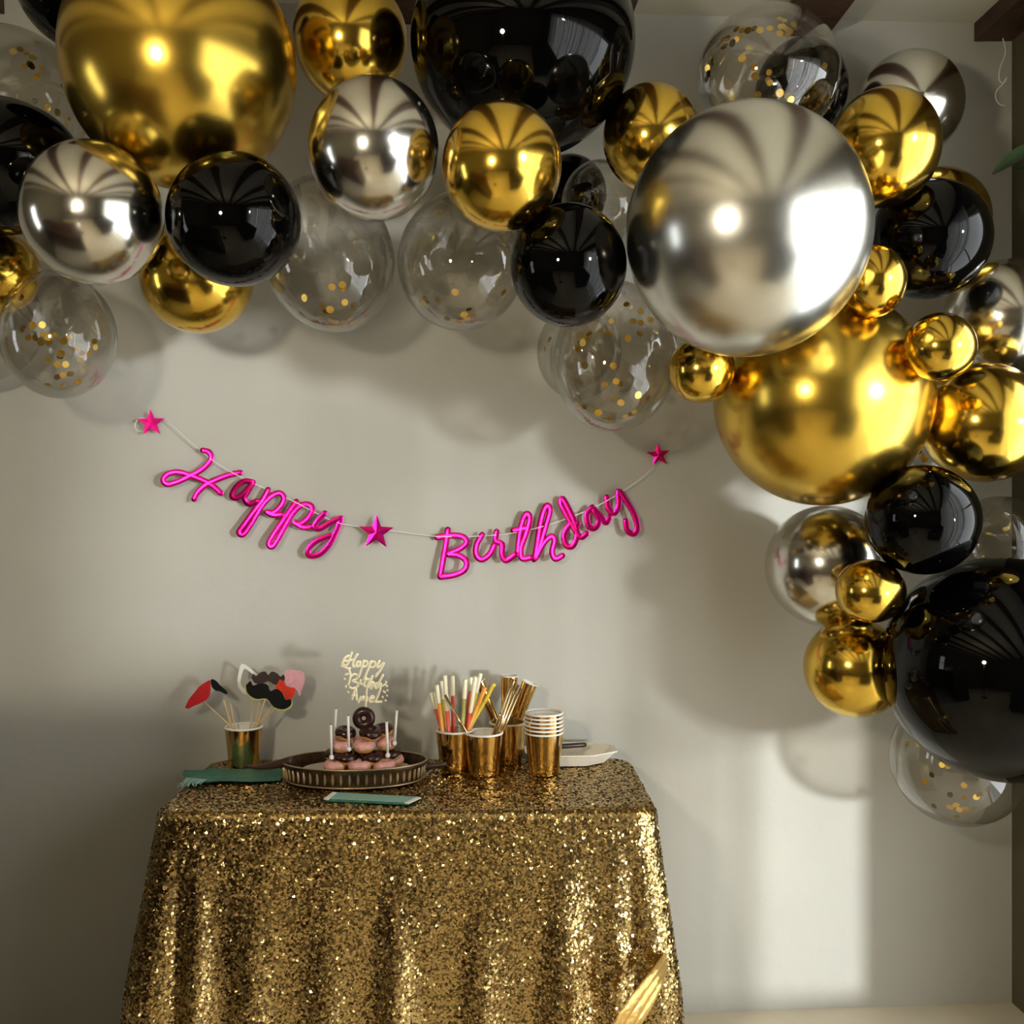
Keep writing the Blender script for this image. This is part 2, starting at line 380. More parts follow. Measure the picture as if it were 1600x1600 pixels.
balloon('clearM1', 513, 400, 102, 122, .334, 'clear', 'clear confetti balloon hanging below the middle silver balloon', axis=(-.32, .2, 1), confetti=[(380,92),(432,80),(435,100),(240,145),(445,168),(490,180),(330,185),(370,205),(225,225),(235,262),(295,265),(320,245),(345,272),(375,260),(400,268),(440,265),(470,255),(485,270),(515,265),(545,240),(560,230),(380,290),(420,290),(450,285),(340,295),(350,215),(410,295)], co=(400, 420), cs=3.2)
balloon('clearM2', 722, 408, 100, 110, .352, 'clear', 'clear confetti balloon hanging below the middle gold balloon', axis=(.15, .3, 1), confetti=[(840,150),(830,175),(850,165),(907,157),(995,118),(1065,205),(1040,230),(1085,240),(1020,255),(955,250),(985,265),(1030,270),(1130,262),(1055,250),(1010,275),(1075,255),(1240,120)], co=(400, 420), cs=3.2)
balloon('blackMR', 888, 415, 91, 95, .74, 'black', 'round black balloon touching the left side of the giant silver balloon')
balloon('goldRM', 1018, 215, 76, 82, .485, 'gold', 'gold balloon wedged between the giant black and giant silver balloons')
balloon('clearSm', 938, 318, 62, 66, .345, 'clear', 'small clear balloon in the dark gap above the round black balloon')
balloon('blackSm', 890, 303, 58, 60, .189, 'black', 'small black balloon deep in the gap behind the middle gold balloon')
balloon('silverG', 1166, 362, 187, 194, .8, 'silver_big', 'giant silver chrome balloon, the largest pale one of the arch')
balloon('clearTR', 1200, 118, 110, 103, .46, 'clear', 'clear confetti balloon on top of the giant silver balloon, below the beams', confetti=[(985,290),(1000,310),(975,340),(980,370),(970,395),(1050,200),(1075,190),(1100,215),(1120,195),(1140,185),(1060,230),(1030,225),(1120,145),(1150,150),(1180,150),(1210,140),(1240,150),(1290,140),(1340,90),(1360,100),(1350,130),(1370,140),(1390,155),(1410,120),(1340,165),(1380,175),(1150,290),(1210,337),(1285,362),(1280,400),(1290,415),(1215,380),(1210,495),(1228,475),(1340,465),(1380,480),(1395,500),(1350,520),(1370,540),(1330,530),(1390,535),(1575,490),(1565,330),(1025,545)], co=(800, 0), cs=3.2)
balloon('blackTR', 1252, 140, 70, 76, .2, 'black', 'black balloon seen through the clear confetti balloon under the beams')
balloon('silverTR', 1420, 165, 82, 82, .2, 'silver', 'silver balloon near the ceiling, behind the upper right gold balloon')
balloon('goldTR', 1381, 231, 84, 91, .533, 'gold', 'gold balloon at upper right, in front of a silver one near the ceiling')
balloon('goldRb', 1462, 345, 80, 82, .2, 'gold', 'gold balloon showing only a crescent above the upper right black balloon')
balloon('blackR', 1451, 374, 93, 92, .433, 'black', 'black balloon right of the giant silver one, under the upper right gold balloon')
balloon('goldS1', 1366, 440, 49, 56, .632, 'gold', 'small gold balloon touching the right side of the giant silver balloon', name='small_gold_balloon')
balloon('silverR', 1570, 500, 92, 94, .3, 'silver', 'silver balloon cut off by the right edge of the picture')
balloon('goldG', 1284, 622, 167, 168, .411, 'gold_big', 'giant gold balloon at right, directly below the giant silver one')
balloon('goldS2', 1096, 578, 52, 52, .51, 'gold', 'small gold balloon under the giant silver one, at the giant gold one\'s left', name='small_gold_balloon')
balloon('goldS3', 1469, 542, 54, 53, .658, 'gold', 'small gold balloon at the upper right of the lower giant gold balloon', name='small_gold_balloon')
balloon('goldR', 1537, 660, 95, 93, .448, 'gold', 'gold balloon at the right edge, right of the lower giant gold balloon')
balloon('clearMR', 962, 560, 97, 117, .372, 'clear', 'clear confetti balloon hanging lowest in the middle, over the banner end star', axis=(.18, .3, 1), confetti=[(425,497),(480,485),(470,520),(440,540),(410,580),(620,405),(715,300),(805,343),(760,405),(805,415),(865,395),(800,483),(725,513),(600,480),(455,685),(635,685),(580,805),(650,785),(675,800),(795,795),(790,870),(800,905),(850,890),(640,890),(680,918),(400,905),(405,935),(360,965),(390,975),(520,960),(540,980),(450,945),(580,1020),(610,1025),(710,1005),(740,990),(765,975),(735,190),(705,220),(430,1015),(470,1020)], co=(800, 400), cs=4)
balloon('clearMR2', 905, 550, 66, 75, .125, 'clear', 'clear balloon flat against the wall behind the lowest middle confetti balloon', confetti=[(845,520),(858,530),(851,545)])
balloon('silverLR', 1292, 884, 95, 95, .238, 'silver', 'silver balloon at lower right, below the giant gold balloon')
balloon('blackLR', 1441, 812, 86, 86, .533, 'black', 'round black balloon below the giant gold one, above the giant black one')
balloon('goldS4', 1360, 923, 54, 49, .5, 'gold', 'small gold balloon in front of the lower right silver balloon', name='small_gold_balloon')
balloon('goldLR', 1335, 1043, 78, 77, .335, 'gold', 'lowest gold balloon of the arch, left of the giant black one')
balloon('blackG', 1566, 1043, 181, 173, .5, 'black', 'giant black balloon at the right edge, near the bottom of the arch', name='giant_black_balloon')
balloon('clearBR', 1498, 1186, 103, 101, .239, 'clear', 'clear confetti balloon at the bottom end of the arch, under the giant black one', confetti=[(655,1165),(700,1165),(805,1255),(830,1260),(900,1345),(1000,1360),(970,1385),(955,1395),(900,1395),(840,1385),(865,1430),(905,1445),(945,1445),(880,1450),(840,1440),(770,1435),(910,1465),(730,1330),(760,1300),(870,1480),(600,1165)], co=(1180, 740), cs=2.76)
balloon('clearR', 1562, 858, 78, 83, .22, 'clear', 'clear balloon at the right edge, above the giant black balloon')
balloon('clearRc', 1436, 715, 60, 62, .16, 'clear', 'clear balloon behind the gap between the giant gold and right edge gold balloons', confetti=[(1432,700),(1440,712),(1436,706),(1445,718),(1428,708)])

# ------------------------------------------------------------------ flat strokes (foil letters)
def stroke(b, pts, w, h, T, k=6, caps=True):
    p = catmull([(x, 0, z) for x, z in pts], k); v = []; n = len(p)
    prof = [(-.5, 0), (-.46, -.7), (-.36, -1), (0, -1.03), (.36, -1), (.46, -.7), (.5, 0), (0, .1)]
    seq = [(p[i], 1.0) for i in range(n)]
    if caps:
        t0 = (p[0]-p[1]).normalized(); t1 = (p[-1]-p[-2]).normalized()
        seq = [(p[0]+t0*w*.48, .25), (p[0]+t0*w*.3, .78)]+seq+[(p[-1]+t1*w*.3, .78), (p[-1]+t1*w*.48, .25)]
    m = len(seq)
    for i, (q, s) in enumerate(seq):
        t = (seq[min(i+1, m-1)][0]-seq[max(i-1, 0)][0]).normalized(); nr = Vector((-t.z, 0, t.x))
        v += [T @ (q+nr*(a*w*s)+Vector((0, c*h*s, 0))) for a, c in prof]
    K = len(prof)
    f = [(i*K+j, i*K+(j+1) % K, (i+1)*K+(j+1) % K, (i+1)*K+j) for i in range(m-1) for j in range(K)]
    f += [tuple(range(K))[::-1], tuple((m-1)*K+j for j in range(K))]
    return b.add(v, f)

# ------------------------------------------------------------------ birthday banner
BD = .026
bn = thing('birthday_banner', at(620, 800, BD), 'crimson foil HAPPY BIRTHDAY letter banner with three stars, strung on the wall', 'banner')
def gleam(c):                            # the tilt at which a flat foil piece mirrors the lamp to the room's middle
    h = ((CAM-c).normalized()+(LP-c).normalized()).normalized()
    return math.atan2(h.x, -h.y), -math.asin(h.z)
def banner_letter(strokes, co, cs, w, yaw, pitch=0):
    pts = [[at(co[0]+x/cs, co[1]+y/cs, BD) for x, y in s] for s in strokes]
    allp = [p for s in pts for p in s]; c = sum(allp, Vector())/len(allp)
    gy, gp = gleam(c)
    T = Matrix.Translation(c) @ Matrix.Rotation(gy+yaw, 4, 'Z') @ Matrix.Rotation(gp+pitch, 4, 'X')
    b = MB(); k = mpp(c)
    for q, s in enumerate(pts): stroke(b, [((p-c).x, (p-c).z) for p in s], w*k, .0016, T)
    return shade_angle(b.build('letter', 'foil', bn), 38)
H1 = (200, 620); HS = 3.81; B1 = (540, 660); BS = 3.077
for st, yw, pt in [
 ([[(445,318),(482,330),(492,372),(445,428),(370,472),(295,508),(240,522),(215,498),(240,462),(300,449),(360,465),(430,490),(500,528),(552,575)], [(665,450),(600,465),(530,492),(462,526),(415,570),(395,610)]], .03, .02),
 ([[(745,508),(692,503),(642,538),(616,588),(648,602),(700,562),(742,514),(712,566),(692,606),(720,638),(768,622)]], -.12, .06),
 ([[(832,552),(800,612),(742,690),(694,758),(662,806),(688,820),(730,762),(772,690),(806,636),(852,590),(900,572),(926,602),(906,652),(862,690),(822,684),(866,704),(912,700)]], -.03, 0),
 ([[(1000,622),(958,684),(900,770),(842,866),(860,894),(892,850),(940,762),(982,692),(1032,644),(1080,642),(1096,674),(1070,722),(1022,756),(986,744),(1040,776),(1092,772)]], .03, -.02),
 ([[(1172,692),(1130,738),(1110,776),(1142,786),(1200,752),(1268,722)], [(1268,730),(1238,802),(1198,880),(1140,938),(1082,946),(1074,910),(1112,866),(1172,838),(1212,826)]], .14, .08)]:
    banner_letter(st, H1, HS, 9.0, yw, pt)
for st, yw, pt in [
 ([[(490,515),(482,580),(470,655),(456,742)], [(438,553),(500,543),(560,548),(582,576),(552,606),(492,634)], [(492,634),(546,640),(582,670),(572,710),(522,734),(458,744)]], .02, .01),
 ([[(655,540),(628,590),(628,638),(656,660),(694,632),(714,590)]], -.02, .02),
 ([[(725,525),(722,570),(752,586),(752,634),(772,664),(816,634)]], .05, .04),
 ([[(828,634),(834,560),(850,474),(870,438),(884,462),(868,532),(844,604),(850,654),(892,650)], [(805,520),(880,505)]], .01, 0),
 ([[(908,660),(920,590),(932,500),(950,424),(968,398),(980,424),(960,502),(932,600),(914,654),(946,588),(986,548),(1004,566),(994,622),(1010,656),(1044,640)]], -.02, 0),
 ([[(1116,486),(1078,492),(1050,542),(1062,592),(1092,594),(1112,544),(1102,484),(1070,412),(1042,366),(1036,392),(1062,444),(1100,512),(1130,552),(1158,534)]], .09, .04),
 ([[(1186,408),(1160,444),(1170,500),(1198,508),(1218,470),(1190,414),(1226,452),(1250,482),(1268,456)]], .16, .05),
 ([[(1256,360),(1264,414),(1292,436),(1314,396),(1312,330),(1346,374),(1384,438),(1402,504),(1384,536),(1356,520),(1346,474)]], .14, .06)]:
    banner_letter(st, B1, BS, 9.5, yw, pt)
def star(px, py, R, rot, yaw, pitch=0, m='foil'):
    c = at(px, py, BD); k = mpp(c); R *= k; gy, gp = gleam(c); yaw += gy; pitch += gp
    T = Matrix.Translation(c) @ Matrix.Rotation(yaw, 4, 'Z') @ Matrix.Rotation(pitch, 4, 'X')
    o = []
    for i in range(10):
        a = PI/2+rot+i*PI/5; r = R if i % 2 == 0 else R*.42; o.append((r*math.cos(a), r*math.sin(a)))
    v = [T @ Vector((x, 0, z)) for x, z in o]+[T @ Vector((0, -.0015, 0)), T @ Vector((0, .001, 0))]
    f = [(i, (i+1) % 10, 10) for i in range(10)]+[((i+1) % 10, i, 11) for i in range(10)]
    return MB().add(v, f).build('star', m, bn)
star(236, 661, 22, .05, .03, 0); star(588, 832, 28, -.03, .14, .05); star(1029, 711, 19, .1, .2, .05)
sp = [(258,655),(312,703),(350,731),(400,757),(450,779),(520,814),(566,824),(615,830),(680,838),(740,838),(800,833),(860,819),(930,792),(990,756),(1022,730)]
MB().tube(catmull([at(x, y, BD-.004) for x, y in sp], 5), .0011, 6).build('string', 'string', bn, True)
MB().tube(catmull([at(x, y, BD-.002) for x, y in [(226,653),(216,655),(211,664),(214,673),(222,674)]], 5), .0009, 6).build('string_loop', 'string', bn, True)

# ------------------------------------------------------------------ table and sequin cloth
TC = Vector((-.080, -.270, 0)); TR = -math.radians(2.6)
RT = Matrix.Translation(TC) @ Matrix.Rotation(TR, 4, 'Z')
tb = thing('side_table', (TC.x, TC.y, 0), 'small rectangular table hidden under the gold sequin cloth', 'table')
MB().box((-.50, -.20, .655), (.50, .20, .682), RT).build('tabletop', 'dark_wood', tb)
for sx in (-1, 1):
    for sy in (-1, 1):
        MB().box((sx*.46-.02, sy*.18-.02, 0), (sx*.46+.02, sy*.18+.02, .655), RT).build('leg', 'dark_wood', tb)
HX, HY, RE = .512, .214, .024
NU = 480
def outline(u, off, rc):
    # rounded rectangle grown by off; u in metres-fraction along the perimeter; returns point and outward normal
    hx, hy = HX+off, HY+off; rc = min(rc+off, hy*.9)
    L = [2*(hx-rc), PI*rc/2, 2*(hy-rc), PI*rc/2]*1
    seg = [('f', 2*(hx-rc)), ('c0', PI*rc/2), ('r', 2*(hy-rc)), ('c1', PI*rc/2), ('b', 2*(hx-rc)), ('c2', PI*rc/2), ('l', 2*(hy-rc)), ('c3', PI*rc/2)]
    t = u*sum(s[1] for s in seg)
    for nme, l in seg:
        if t <= l or nme == 'c3': break
        t -= l
    if nme == 'f': return (-hx+rc+t, -hy), (0, -1)
    if nme == 'r': return (hx, -hy+rc+t), (1, 0)
    if nme == 'b': return (hx-rc-t, hy), (0, 1)
    if nme == 'l': return (-hx, hy-rc-t), (-1, 0)
    a0, cx, cy = {'c0': (-PI/2, hx-rc, -hy+rc), 'c1': (0, hx-rc, hy-rc), 'c2': (PI/2, -hx+rc, hy-rc), 'c3': (PI, -hx+rc, -hy+rc)}[nme]
    a = a0+t/rc; return (cx+rc*math.cos(a), cy+rc*math.sin(a)), (math.cos(a), math.sin(a))
# front folds: local x of the crest, width, height at which they start (below the edge), depth
FOLDS = [(-.43, .020, .02, .034), (-.315, .026, .14, .028), (-.165, .026, .22, .032), (-.02, .024, .08, .040), (.16, .026, .14, .036), (.33, .028, .06, .042), (.44, .020, .02, .026)]
SIDE = [(-.13, .03, .05, .022), (-.02, .03, .0, .02), (.10, .03, .08, .022)]
def cloth_pt(u, s):
    """u around the table, s metres below the table edge (negative: towards the middle of the top)."""
    if s <= 0:
        k = 1+s            # s in (-1, 0]: fraction of the top
        (x, y), n = outline(u, 0, .035); z = TZ+.0012*math.sin(x*31)*math.sin(y*47)
        return Vector((x*k, y*k, z))
    arc = RE*PI/2
    if s < arc:
        a = s/RE; (x, y), n = outline(u, RE*math.sin(a), .035); return Vector((x, y, TZ-RE*(1-math.cos(a))))
    h = s-arc
    (x, y), n = outline(u, RE, .035)
    fold = 0
    if abs(n[1]) > .3 and n[1] < 0:
        for c, w, st, am in FOLDS:
            g = max(0, min(1, (h-st)/.35)); fold += am*g*math.exp(-((x-c)/(w*(1+.5*g)))**2)
        fold += .0035*math.sin(x*37+1)*min(1, h/.2)
    if abs(n[0]) > .3:
        for c, w, st, am in SIDE:
            g = max(0, min(1, (h-st)/.3)); fold += am*g*math.exp(-((y-c)/(w*(1+.4*g)))**2)
    corner = (abs(n[0])*abs(n[1]))*2
    side = max(0, abs(n[0]))
    fl = (.045 if n[1] < -.3 else .0)*h+(.065 if n[0] < 0 else .025)*h*side
    off = fl+fold+corner*.035*min(1, h/.35)
    back = min(1, max(0, (y+.10)/.25)) if n[1] > -.3 else 0       # stays clear of the wall
    off *= 1-.8*back if n[1] <= .3 else 0
    return Vector((x+n[0]*off, y+n[1]*off, TZ-RE-h))
arc = RE*PI/2; HMAX = TZ-RE-.012+arc
rows = [-.999, -.85, -.6, -.35, -.15, -.04, 0]+[arc*i/4 for i in range(1, 5)]+[arc+(HMAX-arc)*i/28 for i in range(1, 29)]
us = [i/NU for i in range(NU)]
GV = [[RT @ cloth_pt(u, s) for u in us] for s in rows]
tc = thing('sequin_tablecloth', (TC.x, TC.y, TZ), 'gold sequin tablecloth draped in soft folds to the floor', 'tablecloth')
base = Vector((TC.x, TC.y, TZ))
vv = [p-base for r in GV for p in r]
ff = [(j*NU+i, j*NU+(i+1) % NU, (j+1)*NU+(i+1) % NU, (j+1)*NU+i) for j in range(len(rows)-1) for i in range(NU)]
ff.append(tuple(range(NU)))
mesh('cloth', vv, ff, 'cloth_base', tc)
# sequins: real little discs, each tilted a little its own way
def sequins():
    A = np.array([[tuple(p) for p in r] for r in GV]); R, N, _ = A.shape
    p00 = A[:-1]; p01 = np.roll(A, -1, 1)[:-1]; p10 = A[1:]; p11 = np.roll(A, -1, 1)[1:]
    e1 = p10-p00; e2 = p01-p00
    nrm = np.cross(e1, e2); ar = np.linalg.norm(nrm, axis=2); 
    quadar = .5*(np.linalg.norm(np.cross(p01-p00, p10-p00), axis=2)+np.linalg.norm(np.cross(p01-p11, p10-p11), axis=2))
    n = nrm/np.maximum(ar, 1e-12)[..., None]
    cen = (p00+p11)/2; outw = cen-np.array([TC.x, TC.y, TZ-.3]); n *= np.sign((n*outw).sum(2).mean())
    vis = (n[..., 1] < .35)
    cnt = quadar/((.0042**2))*vis
    k = np.floor(cnt+rng.random(cnt.shape)).astype(int)
    jj, ii = np.nonzero(k); rep = k[jj, ii]; J = np.repeat(jj, rep); I = np.repeat(ii, rep)
    a = rng.random(len(J))[:, None]; b = rng.random(len(J))[:, None]
    P = p00[J, I]*(1-a)*(1-b)+p01[J, I]*(1-a)*b+p10[J, I]*a*(1-b)+p11[J, I]*a*b
    Nn = n[J, I]+rng.normal(0, 1, (len(J), 3))*np.where(rng.random(len(J)) < .2, .30, .12)[:, None]
    Nn /= np.linalg.norm(Nn, axis=1)[:, None]
    t = np.cross(Nn, rng.normal(0, 1, (len(J), 3))); t /= np.linalg.norm(t, axis=1)[:, None]; w = np.cross(Nn, t)
    r = rng.uniform(.0029, .0037, len(J))[:, None]
    P = P+n[J, I]*.0014
    an = np.arange(6)*PI/3
    V = P[:, None, :]+r[:, None, :]*(np.cos(an)[None, :, None]*t[:, None, :]+np.sin(an)[None, :, None]*w[:, None, :])
    V = V.reshape(-1, 3)-np.array(base); m = len(J)
    me = bpy.data.meshes.new('sequins'); me.vertices.add(m*6); me.vertices.foreach_set('co', V.ravel().astype(np.float32))
    me.loops.add(m*6); me.loops.foreach_set('vertex_index', np.arange(m*6, dtype=np.int32))
    me.polygons.add(m); me.polygons.foreach_set('loop_start', np.arange(m, dtype=np.int32)*6)
    try: me.polygons.foreach_set('loop_total', np.full(m, 6, dtype=np.int32))
    except Exception: pass
    me.materials.append(M['sequin']); me.update(calc_edges=True); me.validate()
    o = bpy.data.objects.new('sequins', me); C.objects.link(o); o.parent = tc; o['kind'] = 'stuff'; o['label'] = 'glittering gold sequins'
    return m
sequins()
# satin sash hanging at the right front corner
def band(b, pts, widths, nrm, thick=.002, ripple=.004, n=8):
    c = catmull(pts, 6); K = len(c); rowsv = []
    for i, p in enumerate(c):
        t = i/(K-1); q = t*(len(widths)-1); a = int(min(q, len(widths)-2)); w = widths[a]*(1-(q-a))+widths[a+1]*(q-a)
        tg = (c[min(i+1, K-1)]-c[max(i-1, 0)]).normalized(); sd_ = tg.cross(nrm).normalized()
        rowsv.append([p+sd_*(w*(j/n-.5))+nrm*(ripple*math.sin(j*2.1+t*3)) for j in range(n+1)])
    v = [p for r in rowsv for p in r]+[p-nrm*thick for r in rowsv for p in r]; m = n+1; o = K*m
    f = []
    for i in range(K-1):
        for j in range(n):
            a = i*m+j; f += [(a, a+1, a+m+1, a+m), (o+a, o+a+m, o+a+m+1, o+a+1)]
        f += [(i*m, (i+1)*m, o+(i+1)*m, o+i*m), (i*m+n, o+i*m+n, o+(i+1)*m+n, (i+1)*m+n)]
    f += [tuple([j for j in range(m)]+[o+j for j in range(m-1, -1, -1)])]
    return b.add(v, f)
sdn = Vector((.55, -.83, .05)).normalized()
sash = thing('satin_sash', at(1040, 1500, .52), 'pale gold satin sash crossing the lower right corner of the tablecloth', 'ribbon')
def dcl(px, py, d): return at(px, py, d)
band(MB(), [dcl(1050, 1478, .50), dcl(1034, 1518, .60), dcl(1012, 1552, .645), dcl(986, 1590, .67), dcl(958, 1640, .68), dcl(935, 1700, .69)], [.016, .040, .052, .062, .07, .07], sdn).build('sash_band', 'satin', sash, True)
band(MB(), [dcl(1046, 1470, .48), dcl(1049, 1515, .52), dcl(1049, 1560, .54), dcl(1049, 1610, .545), dcl(1049, 1680, .55)], [.012, .026, .036, .038, .04], sdn, ripple=.006).build('sash_tail', 'satin', sash, True)

# ------------------------------------------------------------------ paper cups
CH_, CRT, CRB = .100, .046, .0355
def cup_mesh():
    body = MB().lathe([(.0005, .0015), (CRB, 0), (CRB+.0005, .002), (CRT, CH_-.003), (CRT-.0012, CH_-.003), (CRB-.001, .004), (.0005, .004)], 40)
    lip = MB().lathe([(CRT-.002+.0028*math.cos(a), CH_-.002+.0028*math.sin(a)) for a in [2*PI*i/8 for i in range(8)]], 40, closed=True)
    lin = MB().lathe([(CRB-.0018, .006), (CRT-.0022, CH_-.002)], 40)
    lin.add(*MB().lathe([(.0005, .0055), (CRB-.0018, .006)], 40).__dict__.values())
    return body, lip, lin
_cb, _cl, _ci = cup_mesh()
def cup(base, label, group='gold foil paper cups', z=0):
    o = thing('paper_cup', (base.x, base.y, TZ+.0035+z), label, 'cup', group)
    mesh('cup_wall', _cb.v, _cb.f, 'cup', o); mesh('rim', _cl.v, _cl.f, 'paper', o); mesh('lining', _ci.v, _ci.f, 'paper', o)
    for c in o.children: shade_angle(c, 50)
    return o
cupA = tab(711, 1206); cupB = tab(756, 1211); cupC = tab(793, 1192); cupS = tab(850, 1210); cupD = tab(381, 1200)
cup(cupD, 'gold paper cup holding the photo props at left')
cup(cupA, 'gold paper cup full of coloured straws, right of the tray')
cup(cupB, 'gold paper cup with thin gold straws, in front of the coloured straws')
cup(cupC, 'gold paper cup with party horns, behind the cup of gold straws')
ORD = ['lowest', 'second from the bottom', 'third from the bottom', 'fourth from the bottom', 'fifth from the bottom', 'topmost']
for i in range(6): cup(cupS, 'gold paper cup, %s in the stack of six beside the white plate' % ORD[i], 'stacked gold paper cups', .0093*i)

def screen_at_depth(px, py, like):      # the point on the view ray at the same camera depth as another point
    r = ray(px, py); return CAM+r*((like-CAM).dot(FWD)/r.dot(FWD))
def foot_in(cup_c, head, out=.036, dy=0.0):   # lower end inside the cup of a stick that leans on the rim and ends in head
    rim = Vector((cup_c.x, cup_c.y, TZ+.0035+CH_)); h = Vector((head.x-rim.x, head.y-rim.y, 0))
    o = h*(out/h.length) if h.length > out*1.4 else h*.7
    rim = rim+o+Vector((0, dy, 0)); step = (rim-head); best = rim
    for i in range(1, 200):
        q = rim+step*(i*.02)
        if q.z < TZ+.010: break
        f = (q.z-TZ-.0035)/CH_; rr = CRB+(CRT-CRB)*f-.006
        if math.hypot(q.x-cup_c.x, q.y-cup_c.y) > rr: break
        best = q
    return best
# ------------------------------------------------------------------ straws
def straw(foot, top, m, tip, label, name='drinking_straw', r=.0049, group=None, tipfrac=.2):
    o = thing(name, foot, label, 'straw', group)
    q = foot.lerp(top, 1-tipfrac) if tip else top
    MB().tube([foot, q], r, 10).build('straw_body', m, o, True)
    if tip: MB().tube([q, q.lerp(top, .04), top.lerp(q, .04), top], [r, r*1.12, r*1.12, r*.9], 10).build('straw_tip', tip, o, True)
    return o
st = [(673,1082,'coral','cream','coral straw leaning farthest left in the cup of coloured straws'),
 (680,1082,'coral','cream','coral straw second from the left in the cup of coloured straws'),
 (682,1070,'amber','cream','amber straw third from the left in the cup of coloured straws'),
 (690,1064,'yellow','cream','yellow straw with a thick cream end at left of the straw cup'),
 (697,1085,'coral','cream','short coral straw in the middle of the straw cup'),
 (695,1055,'cream','cream','tall cream straw in the left half of the straw cup'),
 (707,1056,'coral','cream','tall coral straw with a pale end above the straw cup'),
 (727,1061,'olive','cream','olive green straw in the right half of the straw cup'),
 (736,1058,'cream','cream','cream straw right of the olive green straw'),
 (735,1080,'coral','coral','short bright coral straw right of the cup middle'),
 (743,1057,'coral','cream','coral straw with a long white end among the right hand straws'),
 (751,1052,'yellow','cream','tallest yellow straw at the right of the straw cup'),
 (758,1074,'amber','amber','amber straw leaning right behind the yellow ones'),
 (773,1068,'yellow','yellow','yellow straw leaning farthest right across the party horn')]
for i, (x, y, m, tp, lb) in enumerate(st):
    u = (x-711)/62
    top = screen_at_depth(x, y, cupA+Vector((0, .03*math.sin(i*2.4+.5), 0)))
    foot = foot_in(cupA, top, .034)
    straw(foot, top, m, tp, lb, tipfrac=.22 if i not in (10,) else .4)
for i, (x, y, lb) in enumerate([(802,1061,'thin gold straw, tallest of the bundle leaning right from the front cup'), (806,1066,'thin gold straw second in the bundle leaning right from the front cup'), (810,1070,'thin gold straw in the middle of the bundle leaning right from the front cup'),
     (800,1078,'short gold straw inside the bundle leaning right from the front cup'), (814,1075,'thin gold straw leaning farthest right from the front cup')]):
    foot = Vector((cupB.x-.010+.004*i, cupB.y+.012*math.sin(i*2.1), TZ+.010))
    straw(foot, screen_at_depth(x, y, cupB+Vector((0, .02*math.sin(i*1.7), 0))), 'gold_straw', None, lb, r=.0036, group='thin gold straws')
straw(Vector((cupB.x+.012, cupB.y, TZ+.010)), screen_at_depth(695, 1086, cupB), 'gold_straw', None, 'single thin gold straw leaning left in front of the coloured straws', r=.0036, group='thin gold straws')
# ------------------------------------------------------------------ party horns
def horn(fx, fy, tx, ty, rt, rb, label):
    a = screen_at_depth(fx, fy, cupC); t = screen_at_depth(tx, ty, cupC)
    ax = (t-a); L = ax.length; T = Matrix.Translation(a) @ ax.to_track_quat('Z', 'Y').to_matrix().to_4x4()
    o = thing('party_horn', a, label, 'party horn', 'gold party horns')
    shade_angle(MB().lathe([(rb*.7, 0), (rb, .004), (rt, L), (rt-.001, L), (rb*.7, .006)], 28, T).build('horn_cone', 'cup', o), 50)
    MB().lathe([(rt+.0015*math.cos(k), L+.0015*math.sin(k)) for k in [2*PI*i/8 for i in range(8)]], 28, T, closed=True).build('horn_rim', 'paper', o, True)
    shade_angle(MB().lathe([(rb*.6, .008), (rt-.0018, L-.0005)], 28, T).build('horn_lining', 'paper', o), 50)
horn(792, 1190, 796, 1056, .0215, .012, 'gold party horn standing upright between straws and leaning horn')
horn(783, 1188, 828, 1067, .0205, .012, 'gold party horn leaning right above the stacked cups')
horn(797, 1188, 750, 1064, .0120, .009, 'narrow dark gold party horn leaning left behind the yellow straws')

# ------------------------------------------------------------------ photo props
def prop(foot_px, head_px, poly, m, label, name, cat='photo prop', d=0.0, stick_m='stick', rim=None, size=1, rot=0, inner=None, yaw=0, stick_to=None):
    ref = cupD+Vector((0, d, 0))
    h = screen_at_depth(*head_px, ref); k = mpp(h)
    s_end = screen_at_depth(*stick_to, ref) if stick_to else h
    foot = foot_in(cupD, s_end, .034)
    o = thing(name, foot, label, cat, 'photo props on sticks')
    MB().tube([foot, s_end+Vector((0, .002, 0))], .0016, 8).build('stick', stick_m, o, True)
    T = Matrix.Translation(h) @ Matrix.Rotation(-YAW+yaw, 4, 'Z') @ Matrix.Rotation(rot, 4, 'Y')
    pts = catmull([(x*k, 0, -y*k) for x, y in poly]+[(poly[0][0]*k, 0, -poly[0][1]*k)], 3)[:-1]
    P = [(p.x, p.z) for p in pts]
    if inner:
        I = catmull([(x*k, 0, -y*k) for x, y in inner]+[(inner[0][0]*k, 0, -inner[0][1]*k)], 3)[:-1]; I = [(p.x, p.z) for p in I]
        n = len(P); v = [T @ Vector((x, yy, z)) for yy in (-.001, .001) for L_ in (P, I) for x, z in L_]
        f = []
        for i in range(n):
            j = (i+1) % n; f += [(i, j, n+j, n+i), (2*n+i, 3*n+i, 3*n+j, 2*n+j), (i, 2*n+i, 2*n+j, j), (n+i, n+j, 3*n+j, 3*n+i)]
        MB().add(v, f).build('cutout', m, o)
    else:
        MB().prism(P, .002, T).build('cutout', m, o)
        if rim:
            MB().prism([(x*1.05+rim[1]*k, z*1.07-rim[2]*k) for x, z in P], .0015, T @ Matrix.Translation((0, .002, 0))).build('backing', rim[0], o)
    return o
prop(-12, (309, 1087), [(-20,19),(-14,6),(-6,-4),(2,-14),(12,-21),(19,-24),(20,-14),(19,-2),(14,6),(4,12),(-6,16),(-14,20)], 'red', 'red lips photo prop on a stick leaning far left', 'lips_prop', stick_to=(318, 1096))
